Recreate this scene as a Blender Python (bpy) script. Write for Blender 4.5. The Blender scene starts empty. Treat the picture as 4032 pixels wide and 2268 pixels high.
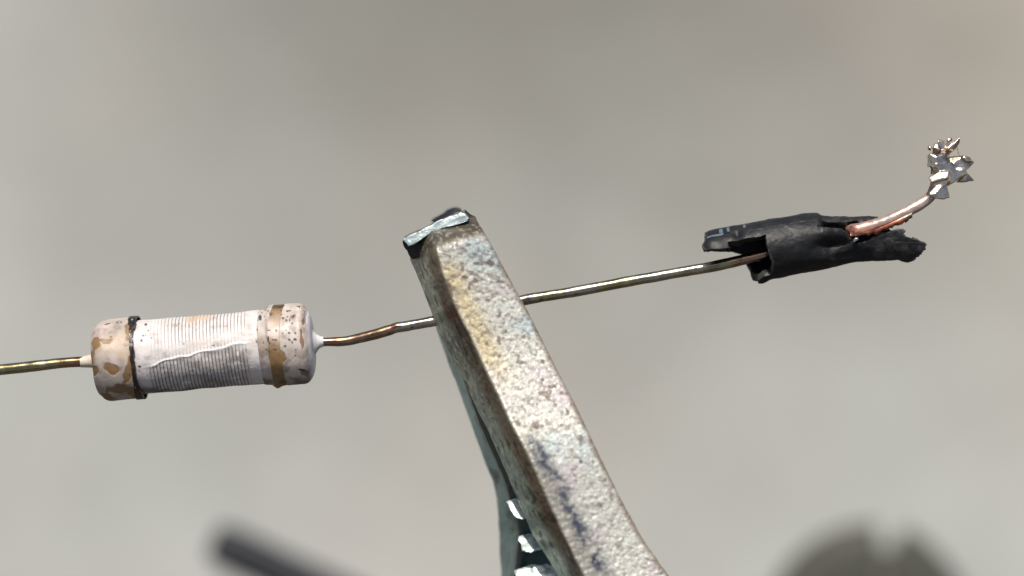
import bpy, math
import numpy as np
from mathutils import Matrix, Vector

# ---------------------------------------------------------------- set-up: 1 unit = 1 cm
scene = bpy.context.scene
col = scene.collection
scene.unit_settings.system = 'METRIC'
scene.unit_settings.scale_length = 0.01

PITCH = math.radians(34)            # the camera looks down on the things
R3 = Matrix.Rotation(-PITCH, 3, 'X')
DIST = 8.0                          # camera to the plane of the resistor, cm
PX = 1.0 / 1380.0                   # one photograph pixel in that plane, cm
CX, CY = 2016.0, 1134.0

# ---------------------------------------------------------------- camera
cam_d = bpy.data.cameras.new('camera')
cam = bpy.data.objects.new('camera', cam_d)
col.objects.link(cam)
cam.location = R3 @ Vector((0, -DIST, 0))
cam.rotation_euler = (math.pi / 2 - PITCH, 0, 0)
cam_d.sensor_width = 36.0
cam_d.lens = 36.0 * DIST / (4032 * PX)
cam_d.clip_start = 0.05
cam_d.clip_end = 20000
cam_d.dof.use_dof = True
cam_d.dof.focus_distance = DIST - 0.04
cam_d.dof.aperture_fstop = cam_d.lens * 1e-3 / (2 * 0.125)
cam_d.dof.aperture_blades = 0
scene.camera = cam

# ---------------------------------------------------------------- daylight
sun_local = Vector((-0.05, -0.59, 0.80)).normalized()    # right, towards camera, up (camera frame)
sun_dir = (R3 @ sun_local).normalized()
elev = math.asin(sun_dir.z)
azim = math.atan2(sun_dir.x, sun_dir.y)
world = bpy.data.worlds.new('World')
scene.world = world
world.use_nodes = True
wn = world.node_tree
bg = wn.nodes['Background']
sky = wn.nodes.new('ShaderNodeTexSky')
sky.sky_type = 'NISHITA'
sky.sun_disc = False
sky.sun_elevation = elev
sky.sun_rotation = azim
sky.dust_density = 4.0
sky.ozone_density = 0.6
wn.links.new(sky.outputs[0], bg.inputs[0])
bg.inputs[1].default_value = 0.085
sun_d = bpy.data.lights.new('sun', 'SUN')
sun_d.energy = 4.2
sun_d.angle = math.radians(0.6)
sun_d.color = (1.0, 0.95, 0.87)
sun = bpy.data.objects.new('sun', sun_d)
col.objects.link(sun)
sun.rotation_euler = sun_dir.to_track_quat('Z', 'Y').to_euler()
sun.location = sun_dir * 60
vs = scene.view_settings
vs.view_transform = 'Standard'
vs.look = 'None'
vs.exposure = 0.0
vs.gamma = 1.0
vs.use_curve_mapping = False

# ---------------------------------------------------------------- noise and maths helpers
def _hash(i, j, k, seed):
    h = (i * 374761393 + j * 668265263 + k * 2147483647 + seed * 974634777) & 0xFFFFFFFF
    h = ((h ^ (h >> 13)) * 1274126177) & 0xFFFFFFFF
    h = (h ^ (h >> 16)) & 0xFFFFFFFF
    return h.astype(np.float64) / 4294967295.0

def vnoise(p, scale, seed=0):
    q = np.asarray(p, float) * scale
    f = np.floor(q); t = q - f
    t = t * t * (3 - 2 * t)
    i = f.astype(np.int64) + 4096
    x, y, z = i[..., 0], i[..., 1], i[..., 2]
    out = 0
    for a in (0, 1):
        wa = t[..., 0] if a else 1 - t[..., 0]
        for b in (0, 1):
            wb = t[..., 1] if b else 1 - t[..., 1]
            for c in (0, 1):
                wc = t[..., 2] if c else 1 - t[..., 2]
                out = out + wa * wb * wc * _hash(x + a, y + b, z + c, seed)
    return out * 2 - 1                       # -1..1

def fbm(p, scale, octs=4, seed=0, gain=0.5):
    s, a, n = 0, 1.0, 0
    for o in range(octs):
        s = s + a * vnoise(p, scale * 2 ** o, seed + 17 * o)
        n += a; a *= gain
    return s / n

def sst(e0, e1, x):
    t = np.clip((x - e0) / (e1 - e0), 0, 1)
    return t * t * (3 - 2 * t)

def mixc(a, b, f):
    f = np.clip(f, 0, 1)[..., None]
    return a * (1 - f) + np.asarray(b, float) * f

def srgb(r, g, b):
    c = np.array([r, g, b], float) / 255
    return np.where(c <= .04045, c / 12.92, ((c + .055) / 1.055) ** 2.4)

def P(px, py, d=0.0):
    """photograph pixel + depth behind the resistor's plane (cm) -> point in the tilted frame"""
    k = PX * (DIST + d) / DIST
    return np.array([(px - CX) * k, d, (CY - py) * k])

def Parr(px, py, d):
    px, py, d = np.broadcast_arrays(np.asarray(px, float), np.asarray(py, float), np.asarray(d, float))
    k = PX * (DIST + d) / DIST
    return np.stack([(px - CX) * k, d, (CY - py) * k], -1)

def pix(V):
    k = PX * (DIST + V[..., 1]) / DIST
    return V[..., 0] / k + CX, CY - V[..., 2] / k

def smooth_path(pts, n):
    """Catmull-Rom through the points, resampled evenly"""
    p = np.asarray(pts, float)
    p = np.vstack([2 * p[0] - p[1], p, 2 * p[-1] - p[-2]])
    out = []
    for i in range(1, len(p) - 2):
        t = np.linspace(0, 1, 24, endpoint=False)[:, None]
        a, b, c, d = p[i - 1], p[i], p[i + 1], p[i + 2]
        out.append(.5 * (2 * b + (c - a) * t + (2 * a - 5 * b + 4 * c - d) * t ** 2 + (3 * b - a - 3 * c + d) * t ** 3))
    out.append(p[-2][None])
    q = np.vstack(out)
    s = np.r_[0, np.cumsum(np.linalg.norm(np.diff(q, axis=0), axis=1))]
    ss = np.linspace(0, s[-1], n)
    return np.stack([np.interp(ss, s, q[:, k]) for k in range(q.shape[1])], -1), ss

def grid_normals(V, wrap):
    du = np.gradient(V, axis=0)
    if wrap:
        dv = (np.roll(V, -1, 1) - np.roll(V, 1, 1)) * .5
    else:
        dv = np.gradient(V, axis=1)
    n = np.cross(du, dv)
    return n / np.maximum(np.linalg.norm(n, axis=-1, keepdims=True), 1e-12)

# ---------------------------------------------------------------- object helpers
BASE = {}

def tag(o, label=None, category=None, group=None, kind=None):
    if label: o['label'] = label
    if category: o['category'] = category
    if group: o['group'] = group
    if kind: o['kind'] = kind
    return o

def thing(name, base, label, category):
    o = bpy.data.objects.new(name, None)
    o.empty_display_size = 0.2
    col.objects.link(o)
    o.location = R3 @ Vector(base)
    o.rotation_euler = (-PITCH, 0, 0)
    BASE[o.name] = np.array(base, float)
    return tag(o, label, category)

def base_of(o):
    while o.parent is not None:
        o = o.parent
    return BASE[o.name]

def mesh_obj(name, verts, faces, mat, parent=None, colors=None, smooth=True):
    verts = np.asarray(verts, float).reshape(-1, 3)
    if parent is not None:
        verts = verts - base_of(parent)
    me = bpy.data.meshes.new(name)
    flat = [np.asarray(f, np.int32) for f in faces]      # list of (n,k) index arrays
    me.vertices.add(len(verts))
    me.vertices.foreach_set('co', verts.astype(np.float32).ravel())
    loops = np.concatenate([f.ravel() for f in flat])
    sizes = np.concatenate([np.full(len(f), f.shape[1], np.int32) for f in flat])
    me.loops.add(len(loops)); me.loops.foreach_set('vertex_index', loops)
    me.polygons.add(len(sizes))
    me.polygons.foreach_set('loop_start', np.r_[0, np.cumsum(sizes)[:-1]].astype(np.int32))
    if smooth:
        me.polygons.foreach_set('use_smooth', np.ones(len(sizes), bool))
    me.update(calc_edges=True)
    me.validate()
    if colors is not None:
        c = np.asarray(colors, float).reshape(-1, colors.shape[-1])
        if c.shape[1] == 3:
            c = np.hstack([c, np.ones((len(c), 1))])
        at = me.attributes.new('tone', 'FLOAT_COLOR', 'POINT')
        at.data.foreach_set('color', c.astype(np.float32).ravel())
    me.materials.append(mat)
    o = bpy.data.objects.new(name, me)
    col.objects.link(o)
    if parent is not None:
        o.parent = parent
    return o

def grid_faces(nu, nv, wrap):
    i = np.arange(nu - 1)[:, None]
    j = np.arange(nv if wrap else nv - 1)[None, :]
    j2 = (j + 1) % nv
    f = np.stack([i * nv + j, i * nv + j2, (i + 1) * nv + j2, (i + 1) * nv + j], -1)
    return f.reshape(-1, 4)

def grid_obj(name, V, mat, parent=None, colors=None, wrap=True, cap=(True, True)):
    nu, nv = V.shape[:2]
    verts = V.reshape(-1, 3)
    faces = [grid_faces(nu, nv, wrap)]
    cols = None if colors is None else colors.reshape(-1, colors.shape[-1])
    if wrap:
        for e, on in ((0, cap[0]), (nu - 1, cap[1])):
            if on:
                c = len(verts)
                verts = np.vstack([verts, V[e].mean(0)])
                if cols is not None:
                    cols = np.vstack([cols, cols[e * nv:(e + 1) * nv].mean(0)])
                j = np.arange(nv)
                tri = np.stack([np.full(nv, c), e * nv + (j + 1) % nv, e * nv + j], -1)
                faces.append(tri if e == 0 else tri[:, ::-1])
    return mesh_obj(name, verts, faces, mat, parent, cols)

def sweep(pts, radius, n=200, m=32, rough=0.0, rscale=40, seed=0):
    """round wire along a path; radius(s in 0..1) in cm; returns grid, s, angle"""
    C, ss = smooth_path(pts, n)
    T = np.gradient(C, axis=0); T /= np.linalg.norm(T, axis=1, keepdims=True)
    up = np.array([0, 0, 1.0]) + 0 * T
    A = np.cross(T, up); A /= np.linalg.norm(A, axis=1, keepdims=True)      # towards +depth / side
    B = np.cross(A, T)
    ph = np.linspace(0, 2 * math.pi, m, endpoint=False)
    s = ss / ss[-1]
    r = radius(s)[:, None] * np.ones((1, m))
    D = -A[:, None, :] * 0
    # phi = 0 faces the camera (-Y), +90 deg is up
    front = np.where((A[:, 1:2] < 0), A, -A)
    D = front[:, None, :] * np.cos(ph)[None, :, None] + B[:, None, :] * np.sin(ph)[None, :, None]
    V = C[:, None, :] + D * r[..., None]
    if rough:
        V = V + D * (rough * fbm(V, rscale, 3, seed))[..., None]
    return V, s[:, None] + 0 * ph[None], ph[None, :] + 0 * s[:, None]

# ---------------------------------------------------------------- materials
def new_mat(name):
    m = bpy.data.materials.new(name)
    m.use_nodes = True
    nt = m.node_tree
    b = nt.nodes['Principled BSDF']
    return m, nt, b

def tone_mat(name, metallic=0.0, rough=0.5, spec=0.5, grain=0.12, grain_scale=60, bump=0.0, bump_scale=80,
             bump_dist=0.004, rough_var=0.1, aniso=0.0, coat=0.0):
    """base colour from the mesh's own tone attribute, broken up by fine grain"""
    m, nt, b = new_mat(name)
    N, L = nt.nodes, nt.links
    at = N.new('ShaderNodeAttribute'); at.attribute_name = 'tone'
    tc = N.new('ShaderNodeTexCoord')
    no = N.new('ShaderNodeTexNoise'); no.inputs['Scale'].default_value = grain_scale; no.inputs['Detail'].default_value = 5
    L.new(tc.outputs['Object'], no.inputs['Vector'])
    mr = N.new('ShaderNodeMapRange'); mr.inputs[1].default_value = .25; mr.inputs[2].default_value = .75
    mr.inputs[3].default_value = 1 - grain; mr.inputs[4].default_value = 1 + grain
    L.new(no.outputs[0], mr.inputs[0])
    mx = N.new('ShaderNodeVectorMath'); mx.operation = 'SCALE'
    L.new(at.outputs['Color'], mx.inputs[0]); L.new(mr.outputs[0], mx.inputs['Scale'])
    L.new(mx.outputs[0], b.inputs['Base Color'])
    b.inputs['Metallic'].default_value = metallic
    b.inputs['Specular IOR Level'].default_value = spec
    r = N.new('ShaderNodeMapRange'); r.inputs[1].default_value = .3; r.inputs[2].default_value = .7
    r.inputs[3].default_value = max(.03, rough - rough_var); r.inputs[4].default_value = rough + rough_var
    L.new(no.outputs[0], r.inputs[0]); L.new(r.outputs[0], b.inputs['Roughness'])
    if coat:
        b.inputs['Coat Weight'].default_value = coat; b.inputs['Coat Roughness'].default_value = .25
    if bump:
        n2 = N.new('ShaderNodeTexNoise'); n2.inputs['Scale'].default_value = bump_scale; n2.inputs['Detail'].default_value = 4
        L.new(tc.outputs['Object'], n2.inputs['Vector'])
        bp = N.new('ShaderNodeBump'); bp.inputs['Strength'].default_value = bump; bp.inputs['Distance'].default_value = bump_dist
        L.new(n2.outputs[0], bp.inputs['Height']); L.new(bp.outputs[0], b.inputs['Normal'])
    return m

M_core = tone_mat('white_ceramic', rough=.5, grain=.13, grain_scale=34, bump=.4, bump_scale=110, bump_dist=.003)
M_cap = tone_mat('beige_coating', rough=.48, grain=.16, grain_scale=36, bump=.35, bump_scale=60, bump_dist=.003)
M_band = tone_mat('black_band_paint', rough=.3, grain=.3, grain_scale=60, bump=.5, bump_scale=70, bump_dist=.003)
M_glaze = tone_mat('white_glaze', rough=.3, grain=.04, bump=.15)
M_lead = tone_mat('tinned_lead', metallic=1, rough=.25, grain=.18, grain_scale=40, bump=.12, bump_scale=55, bump_dist=.003)
M_copper = tone_mat('bare_copper', metallic=.65, rough=.34, grain=.15, grain_scale=50, bump=.4, bump_scale=60, bump_dist=.003)
M_solder = tone_mat('shiny_solder', metallic=1, rough=.18, grain=.15, grain_scale=40, bump=.5, bump_scale=45, bump_dist=.004, rough_var=.06)
M_jaw = tone_mat('zinc_plated_steel', metallic=.26, rough=.43, spec=.5, grain=.2, grain_scale=110, bump=.35, bump_scale=110, bump_dist=.003)
M_rear = tone_mat('dull_zinc_steel', metallic=.35, rough=.5, grain=.12, grain_scale=50, bump=.4, bump_scale=60, bump_dist=.003)
M_tooth = tone_mat('bright_zinc', metallic=.45, rough=.35, grain=.2, grain_scale=50, bump=.6, bump_scale=55, bump_dist=.004)
M_shrink = tone_mat('black_polyolefin', rough=.5, spec=.3, grain=.25, grain_scale=40, bump=.35, bump_scale=70, bump_dist=.004)
M_print = tone_mat('pale_print', rough=.6, grain=.35, grain_scale=70)
M_rod = tone_mat('black_rubber', rough=.55, spec=.3, grain=.2, grain_scale=8)
M_knob = tone_mat('dark_grey_plastic', rough=.6, spec=.3, grain=.15, grain_scale=6)

# ---------------------------------------------------------------- ground: pale concrete far below
GZ = -85.0
def make_ground():
    m, nt, b = new_mat('pale_concrete')
    N, L = nt.nodes, nt.links
    tc = N.new('ShaderNodeTexCoord')
    def noise(scale, detail, loc=(0, 0, 0)):
        mp = N.new('ShaderNodeMapping'); mp.inputs['Location'].default_value = loc; mp.inputs['Scale'].default_value = (1, .55, 1)
        L.new(tc.outputs['Object'], mp.inputs['Vector'])
        n = N.new('ShaderNodeTexNoise'); n.inputs['Scale'].default_value = scale; n.inputs['Detail'].default_value = detail
        L.new(mp.outputs[0], n.inputs['Vector'])
        return n.outputs[0]
    def ramp(src, a, b_, c0, c1):
        r = N.new('ShaderNodeValToRGB')
        r.color_ramp.elements[0].position = a; r.color_ramp.elements[1].position = b_
        r.color_ramp.elements[0].color = (*c0, 1); r.color_ramp.elements[1].color = (*c1, 1)
        L.new(src, r.inputs[0]); return r.outputs[0]
    def mix(f, a, b_, mode='MIX'):
        x = N.new('ShaderNodeMix'); x.data_type = 'RGBA'; x.blend_type = mode
        if isinstance(f, float): x.inputs[0].default_value = f
        else: L.new(f, x.inputs[0])
        L.new(a, x.inputs[6]); L.new(b_, x.inputs[7]); return x.outputs[2]
    cA = ramp(noise(.030, 2, (3.1, 7.7, 0)), .3, .7, (.284, .288, .274), (.318, .321, .305))
    cB = ramp(noise(.05, 2, (11.4, 2.3, 5)), .3, .7, (.97, .997, .99), (1.03, .997, .98))
    cC = ramp(noise(.35, 6, (1, 1, 1)), .3, .7, (.9, .9, .9), (1.1, 1.1, 1.1))
    cD = ramp(noise(9, 4), .3, .7, (.88, .88, .88), (1.1, 1.1, 1.1))
    c = mix(1.0, cA, cB, 'MULTIPLY'); c = mix(1.0, c, cC, 'MULTIPLY'); c = mix(1.0, c, cD, 'MULTIPLY')
    # soft colour patches on the slab: broad darker one further back, pinkish one right
    def tone_patch(cx, cy, rx, ry, tint, amt):
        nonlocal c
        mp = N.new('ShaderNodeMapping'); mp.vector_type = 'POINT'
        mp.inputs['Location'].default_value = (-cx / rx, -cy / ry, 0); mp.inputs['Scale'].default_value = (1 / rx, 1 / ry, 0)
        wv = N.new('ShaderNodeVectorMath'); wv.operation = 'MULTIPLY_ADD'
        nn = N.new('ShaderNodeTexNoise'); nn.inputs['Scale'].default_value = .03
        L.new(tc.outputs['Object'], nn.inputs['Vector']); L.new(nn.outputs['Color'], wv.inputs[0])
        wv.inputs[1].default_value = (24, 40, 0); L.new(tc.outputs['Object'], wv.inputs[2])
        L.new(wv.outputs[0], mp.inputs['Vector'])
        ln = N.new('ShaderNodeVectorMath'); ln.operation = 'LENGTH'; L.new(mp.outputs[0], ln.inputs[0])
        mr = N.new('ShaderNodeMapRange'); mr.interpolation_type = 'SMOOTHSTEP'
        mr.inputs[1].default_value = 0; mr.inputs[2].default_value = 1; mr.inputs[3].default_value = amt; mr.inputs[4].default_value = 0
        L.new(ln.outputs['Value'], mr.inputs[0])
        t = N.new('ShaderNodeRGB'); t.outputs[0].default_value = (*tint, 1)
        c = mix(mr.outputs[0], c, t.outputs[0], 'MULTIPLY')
    tone_patch(14, 185, 54, 76, (.53, .52, .485), 1.0)
    tone_patch(52, 170, 34, 60, (.95, .89, .83), .9)
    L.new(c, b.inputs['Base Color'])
    b.inputs['Roughness'].default_value = .9
    b.inputs['Specular IOR Level'].default_value = .2
    bp = N.new('ShaderNodeBump'); bp.inputs['Strength'].default_value = .5; bp.inputs['Distance'].default_value = .05
    L.new(noise(6, 8), bp.inputs['Height']); L.new(bp.outputs[0], b.inputs['Normal'])
    n = 60
    g = np.sign(np.linspace(-1, 1, n)) * np.abs(np.linspace(-1, 1, n)) ** 3 * 6000
    X, Y = np.meshgrid(g, g + 60, indexing='ij')
    V = np.stack([X, Y, np.full_like(X, GZ)], -1)
    o = mesh_obj('ground', V.reshape(-1, 3), [grid_faces(n, n, False)], m)
    tag(o, kind='structure')
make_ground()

def make_bounce_blocker():
    """unseen dark board added just below the picture to block ground bounce"""
    m, nt, b = new_mat('dark_blocker_board')
    N, L = nt.nodes, nt.links
    tc = N.new('ShaderNodeTexCoord'); mp = N.new('ShaderNodeMapping'); mp.inputs['Scale'].default_value = (.25, 2.5, 1)
    n = N.new('ShaderNodeTexNoise'); n.inputs['Scale'].default_value = 1.2; n.inputs['Detail'].default_value = 6
    r = N.new('ShaderNodeValToRGB')
    r.color_ramp.elements[0].color = (.018, .013, .010, 1); r.color_ramp.elements[1].color = (.05, .038, .028, 1)
    L.new(tc.outputs['Object'], mp.inputs[0]); L.new(mp.outputs[0], n.inputs['Vector']); L.new(n.outputs[0], r.inputs[0])
    L.new(r.outputs[0], b.inputs['Base Color']); b.inputs['Roughness'].default_value = .6
    x0, x1, y0, y1, z0, z1 = -38, 38, -46, 4.8, BLOCKER_Z - 2.5, BLOCKER_Z
    e = .15
    ring = lambda d, z: [(x0 + d, y0 + d, z), (x1 - d, y0 + d, z), (x1 - d, y1 - d, z), (x0 + d, y1 - d, z)]
    v = ring(e, z0) + ring(0, z0 + e) + ring(0, z1 - e) + ring(e, z1)
    f = [[3, 2, 1, 0], [12, 13, 14, 15]]
    for k in range(3):
        f += [[k * 4 + i, k * 4 + (i + 1) % 4, k * 4 + 4 + (i + 1) % 4, k * 4 + 4 + i] for i in range(4)]
    o = mesh_obj('bounce_blocker', np.array(v, float), [np.array(f)], m, smooth=False)
    tag(o, kind='structure')
BLOCKER_Z = -6.2
make_bounce_blocker()  # added out of view to keep ground bounce off the undersides

# ---------------------------------------------------------------- resistor
AX0 = np.array([373.0, 1423.0]); AX1 = np.array([1236.0, 1349.0])
axd = (AX1 - AX0) / np.linalg.norm(AX1 - AX0)
axn = np.array([axd[1], -axd[0]])               # image "up" across the axis
def res_grid(u, r, nphi, wob=None):
    """u (px along the axis from the left end), r (px) -> grid, px, py, u, phi"""
    ph = np.linspace(-math.pi / 2, 1.5 * math.pi, nphi, endpoint=False)
    U, PH = np.meshgrid(u, ph, indexing='ij')
    Rr = np.interp(U, u, r) if r.ndim == 1 else r
    if wob is not None:
        Rr = Rr + wob(U, PH)
    h = Rr * np.sin(PH)
    px = AX0[0] + axd[0] * U + axn[0] * h
    py = AX0[1] + axd[1] * U + axn[1] * h
    V = np.stack([(px - CX) * PX, -Rr * np.cos(PH) * PX, (CY - py) * PX], -1)
    return V, px, py, U, PH

def patches(px, py, lst, V, warp=19, seed=3, soft=.12):
    """irregular patches: (x, y, rx, ry, angle) in photograph pixels; 1 inside"""
    wx = px + warp * fbm(V, 28, 3, seed); wy = py + warp * fbm(V, 28, 3, seed + 9)
    out = np.zeros_like(px)
    for (x, y, rx, ry, a) in lst:
        a = math.radians(a)
        dx, dy = wx - x, wy - y
        e = np.sqrt(((dx * math.cos(a) + dy * math.sin(a)) / rx) ** 2 + ((-dx * math.sin(a) + dy * math.cos(a)) / ry) ** 2)
        e = e + .42 * fbm(V, 34, 4, seed + 5) + .16 * fbm(V, 95, 2, seed + 6)
        out = np.maximum(out, 1 - sst(1 - soft, 1 + soft, e))
    return out

def z1(x, y):                     # helper: coordinates read off an enlarged crop of the resistor
    return x * .5047, 1100 + y * .5047
def zl(lst):
    return [(*z1(x, y), rx * .5047, ry * .5047, a) for (x, y, rx, ry, a) in lst]

resistor = thing('resistor', P(800, 1390), 'stripped resistor with white grooved body and beige mottled end caps, held by its lead', 'resistor')

BEIGE = srgb(168, 158, 147); BROWN = srgb(132, 102, 66); WHITE = srgb(212, 205, 202); DARK = np.array([.012, .010, .009])
def freckles(V, scale, thr, seed):
    return sst(thr, thr + .08, vnoise(V, scale, seed))

def left_cap():
    u = np.r_[np.linspace(0, 30, 60), np.linspace(30.5, 168, 130)]
    r = 161 - 46 * np.clip(1 - u / 62, 0, 1) ** 2.4 - 26 * np.clip(1 - u / 9, 0, 1) ** 2
    V, px, py, U, PH = res_grid(u, r, 400, lambda U, PH: 1.6 * np.sin(3 * PH + U / 40) + 1.2 * np.sin(7 * PH + 1))
    c = np.zeros(V.shape) + BEIGE
    c = mixc(c, srgb(192, 178, 170), .5 + .8 * fbm(V, 18, 4, 5))
    c = mixc(c, srgb(146, 126, 112), sst(.0, .45, fbm(V, 30, 4, 8)) * .65)
    br = patches(px, py, zl([(905, 692, 62, 44, -12), (1035, 735, 42, 78, 8), (1060, 640, 30, 60, 0), (775, 505, 32, 52, 0), (765, 690, 36, 46, 20),
                             (1032, 375, 34, 42, 20), (955, 850, 96, 36, -8), (850, 920, 70, 30, 10), (1060, 880, 50, 46, 0), (760, 600, 26, 60, 0), (1050, 420, 22, 60, 0), (880, 470, 60, 12, -5)]), V)
    br = np.where(np.cos(PH) > -.1, br, sst(.05, .12, fbm(V, 14, 3, 21)))
    lt = patches(px, py, zl([(930, 490, 160, 62, -6), (1020, 560, 60, 60, 0)]), V, 16, 31, .6)
    c = mixc(c, srgb(178, 152, 122), lt * .6)
    c = mixc(c, srgb(104, 88, 74), sst(.1, .5, fbm(V, 44, 4, 91)) * .5)
    c = mixc(c, BROWN, br * .95)
    edge = np.clip(1 - np.abs(br - .5) * 2, 0, 1)
    c = mixc(c, srgb(206, 196, 186), edge * .12)
    fr = np.maximum(freckles(V, 130, .82, 4), patches(px, py, zl([(905, 445, 12, 6, 0), (935, 335, 8, 6, 0), (962, 335, 8, 6, 0), (860, 345, 22, 6, -15)]), V, 3, 5))
    c = mixc(c, srgb(60, 46, 36), fr * .8)
    n = grid_normals(V, True)
    V = V - n * (br * .0012)[..., None] * np.sign((n * (V - V.mean(1, keepdims=True))).sum(-1).mean())
    grid_obj('end_cap', V, M_cap, resistor, c, cap=(True, False))

def black_band():
    u = np.linspace(152, 188, 60)
    r = 158 + 7 * np.clip(np.sin(np.linspace(0, math.pi, 60)) * 4, 0, 1)
    def wob(U, PH):
        Q = np.stack([U / 40, np.cos(PH) * 3, np.sin(PH) * 3], -1)
        return 2.2 * fbm(Q, 2.5, 4, 2) + 1.5 * np.sin(PH * 2)
    V, px, py, U, PH = res_grid(u, r, 400, wob)
    # uneven width, ragged long edges
    wid = .34 + .34 * (.5 + .5 * fbm(np.stack([np.cos(PH) * 2, np.sin(PH) * 2, U * 0], -1), 1.6, 3, 17)) + .45 * sst(.6, .95, np.abs(np.sin(PH)))
    du = (U - 170) * (np.clip(wid, .4, 1.1) - 1)
    V = V + np.stack([axd[0] * du * PX, du * 0, -axd[1] * du * PX], -1)
    sh = 7 * fbm(np.stack([np.cos(PH) * 4, np.sin(PH) * 4, U * 0 + .3], -1), 2, 3, 7)
    V = V + np.stack([axd[0] * sh * PX, sh * 0, -axd[1] * sh * PX], -1)
    c = np.zeros(V.shape) + srgb(38, 28, 24)
    c = mixc(c, srgb(86, 60, 38), sst(.2, .5, fbm(V, 40, 3, 12)) * .6)
    c = mixc(c, srgb(210, 200, 190), freckles(V, 90, .86, 3) * .7)
    o = grid_obj('color_band', V, M_band, resistor, c, cap=(False, False))
    o['label'] = 'ragged black painted band at the left cap edge'

def core():
    u = np.linspace(176, 668, 640)
    r = 146.0 + 0 * u
    r = r - 3 * sst(300, 420, u) * (1 - sst(520, 640, u))
    V, px, py, U, PH = res_grid(u, r, 420)
    # helical laser cut through the film
    turns = U / 13.6 + PH / (2 * math.pi)
    g = np.abs((turns % 1) - .5) * 2                       # 1 at the cut
    cut = sst(.62, .86, g)
    fu = 20 * fbm(np.stack([np.cos(PH), np.sin(PH), U * .004], -1), 5, 3, 82)
    inside = sst(210, 240, U + fu) * (1 - sst(596, 625, U + fu))
    h = np.sin(PH)
    frontal = np.cos(PH)
    hz = (py - 1100) / .5047; xz = px / .5047
    crackline = np.interp(xz, [1150, 1230, 1300, 1500, 1700, 1900, 2000], [690, 655, 622, 590, 540, 488, 480]) + 26 * fbm(V, 16, 4, 3)
    low = sst(-6, 10, hz - crackline)                      # below the crack: grey film laid bare
    low = np.where(frontal > -.05, low, sst(-.1, .1, fbm(V, 10, 2, 40)))
    ridge = np.exp(-((hz - crackline) / (9 + 9 * np.abs(fbm(V, 22, 3, 83)))) ** 2) * (frontal > 0) * sst(1170, 1260, xz) * (1 - sst(1900, 1990, xz))
    plain = np.exp(-((hz - crackline + 62) / 62) ** 2)
    nz = fbm(V, 26, 4, 6)
    vis = inside * sst(-.55, .25, nz + .3) * (1 - .8 * plain * (1 - low))
    topfade = np.interp(xz, [1150, 1280, 1400, 1990], [.1, .5, 1, 1])
    vis = vis * np.where(low > .5, 1.0, topfade)
    c = np.zeros(V.shape) + WHITE
    c = mixc(c, srgb(206, 192, 184), sst(.0, .6, fbm(V, 20, 4, 9)) * .6)
    c = mixc(c, srgb(164, 154, 148), sst(.12, .5, fbm(V, 46, 4, 94)) * .55)
    film = srgb(190, 184, 180)
    filmc = np.zeros(V.shape) + film
    filmc = mixc(filmc, srgb(152, 146, 142), sst(-.1, .5, fbm(V, 30, 4, 14)))
    filmc = mixc(filmc, srgb(222, 216, 212), freckles(V, 75, .45, 15) * .8)
    fx = 60 * fbm(V, 16, 3, 81)
    lowin = low * sst(1150, 1260, xz + fx) * (1 - sst(1900, 2000, xz + fx)) * sst(-.5, .25, nz + .3)
    c = c * (1 - lowin[..., None]) + filmc * lowin[..., None]
    cutc = np.where((low > .5)[..., None], srgb(84, 78, 75), srgb(112, 104, 100))
    k = np.clip(cut * vis, 0, 1)[..., None] * .9
    c = c * (1 - k) + cutc * k
    c = mixc(c, srgb(230, 226, 224), ridge)
    tan = patches(px, py, zl([(1570, 302, 100, 17, -7), (1500, 330, 40, 9, -7)]), V, 8, 60)
    c = mixc(c, srgb(198, 176, 152), tan * .85)
    sp = patches(px, py, zl([(1158, 352, 12, 9, 0), (1145, 440, 9, 8, 0), (1138, 480, 9, 8, 0), (1180, 395, 6, 6, 0), (1130, 670, 12, 8, 0),
                             (2045, 285, 20, 34, 0), (2052, 330, 11, 10, 0), (2040, 400, 8, 22, 0), (2030, 480, 5, 14, 0), (1690, 515, 12, 5, 0)]), V, 10, 61)
    c = mixc(c, srgb(40, 36, 34), sp * .9)
    c = mixc(c, srgb(60, 52, 48), freckles(V, 120, .80, 33) * .8)
    soot_shade = sst(800, 860, hz) * (frontal > -.6) * sst(-.25, .2, fbm(V, 22, 4, 70) + .1)  # sooty patches that also paint shade along the underside
    c = mixc(c, srgb(58, 50, 46), soot_shade * .75)
    disp = -cut * vis * 1.5 + 3.2 * ridge + 1.4 * fbm(V, 35, 3, 11) + 3.0 * fbm(V, 9, 2, 19) + .8 * (1 - low)
    D = np.stack([axn[0] * h, -frontal, -axn[1] * h], -1)
    V = V + D * (disp * PX)[..., None]
    grid_obj('ceramic_core', V, M_core, resistor, c, cap=(False, False))

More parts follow.
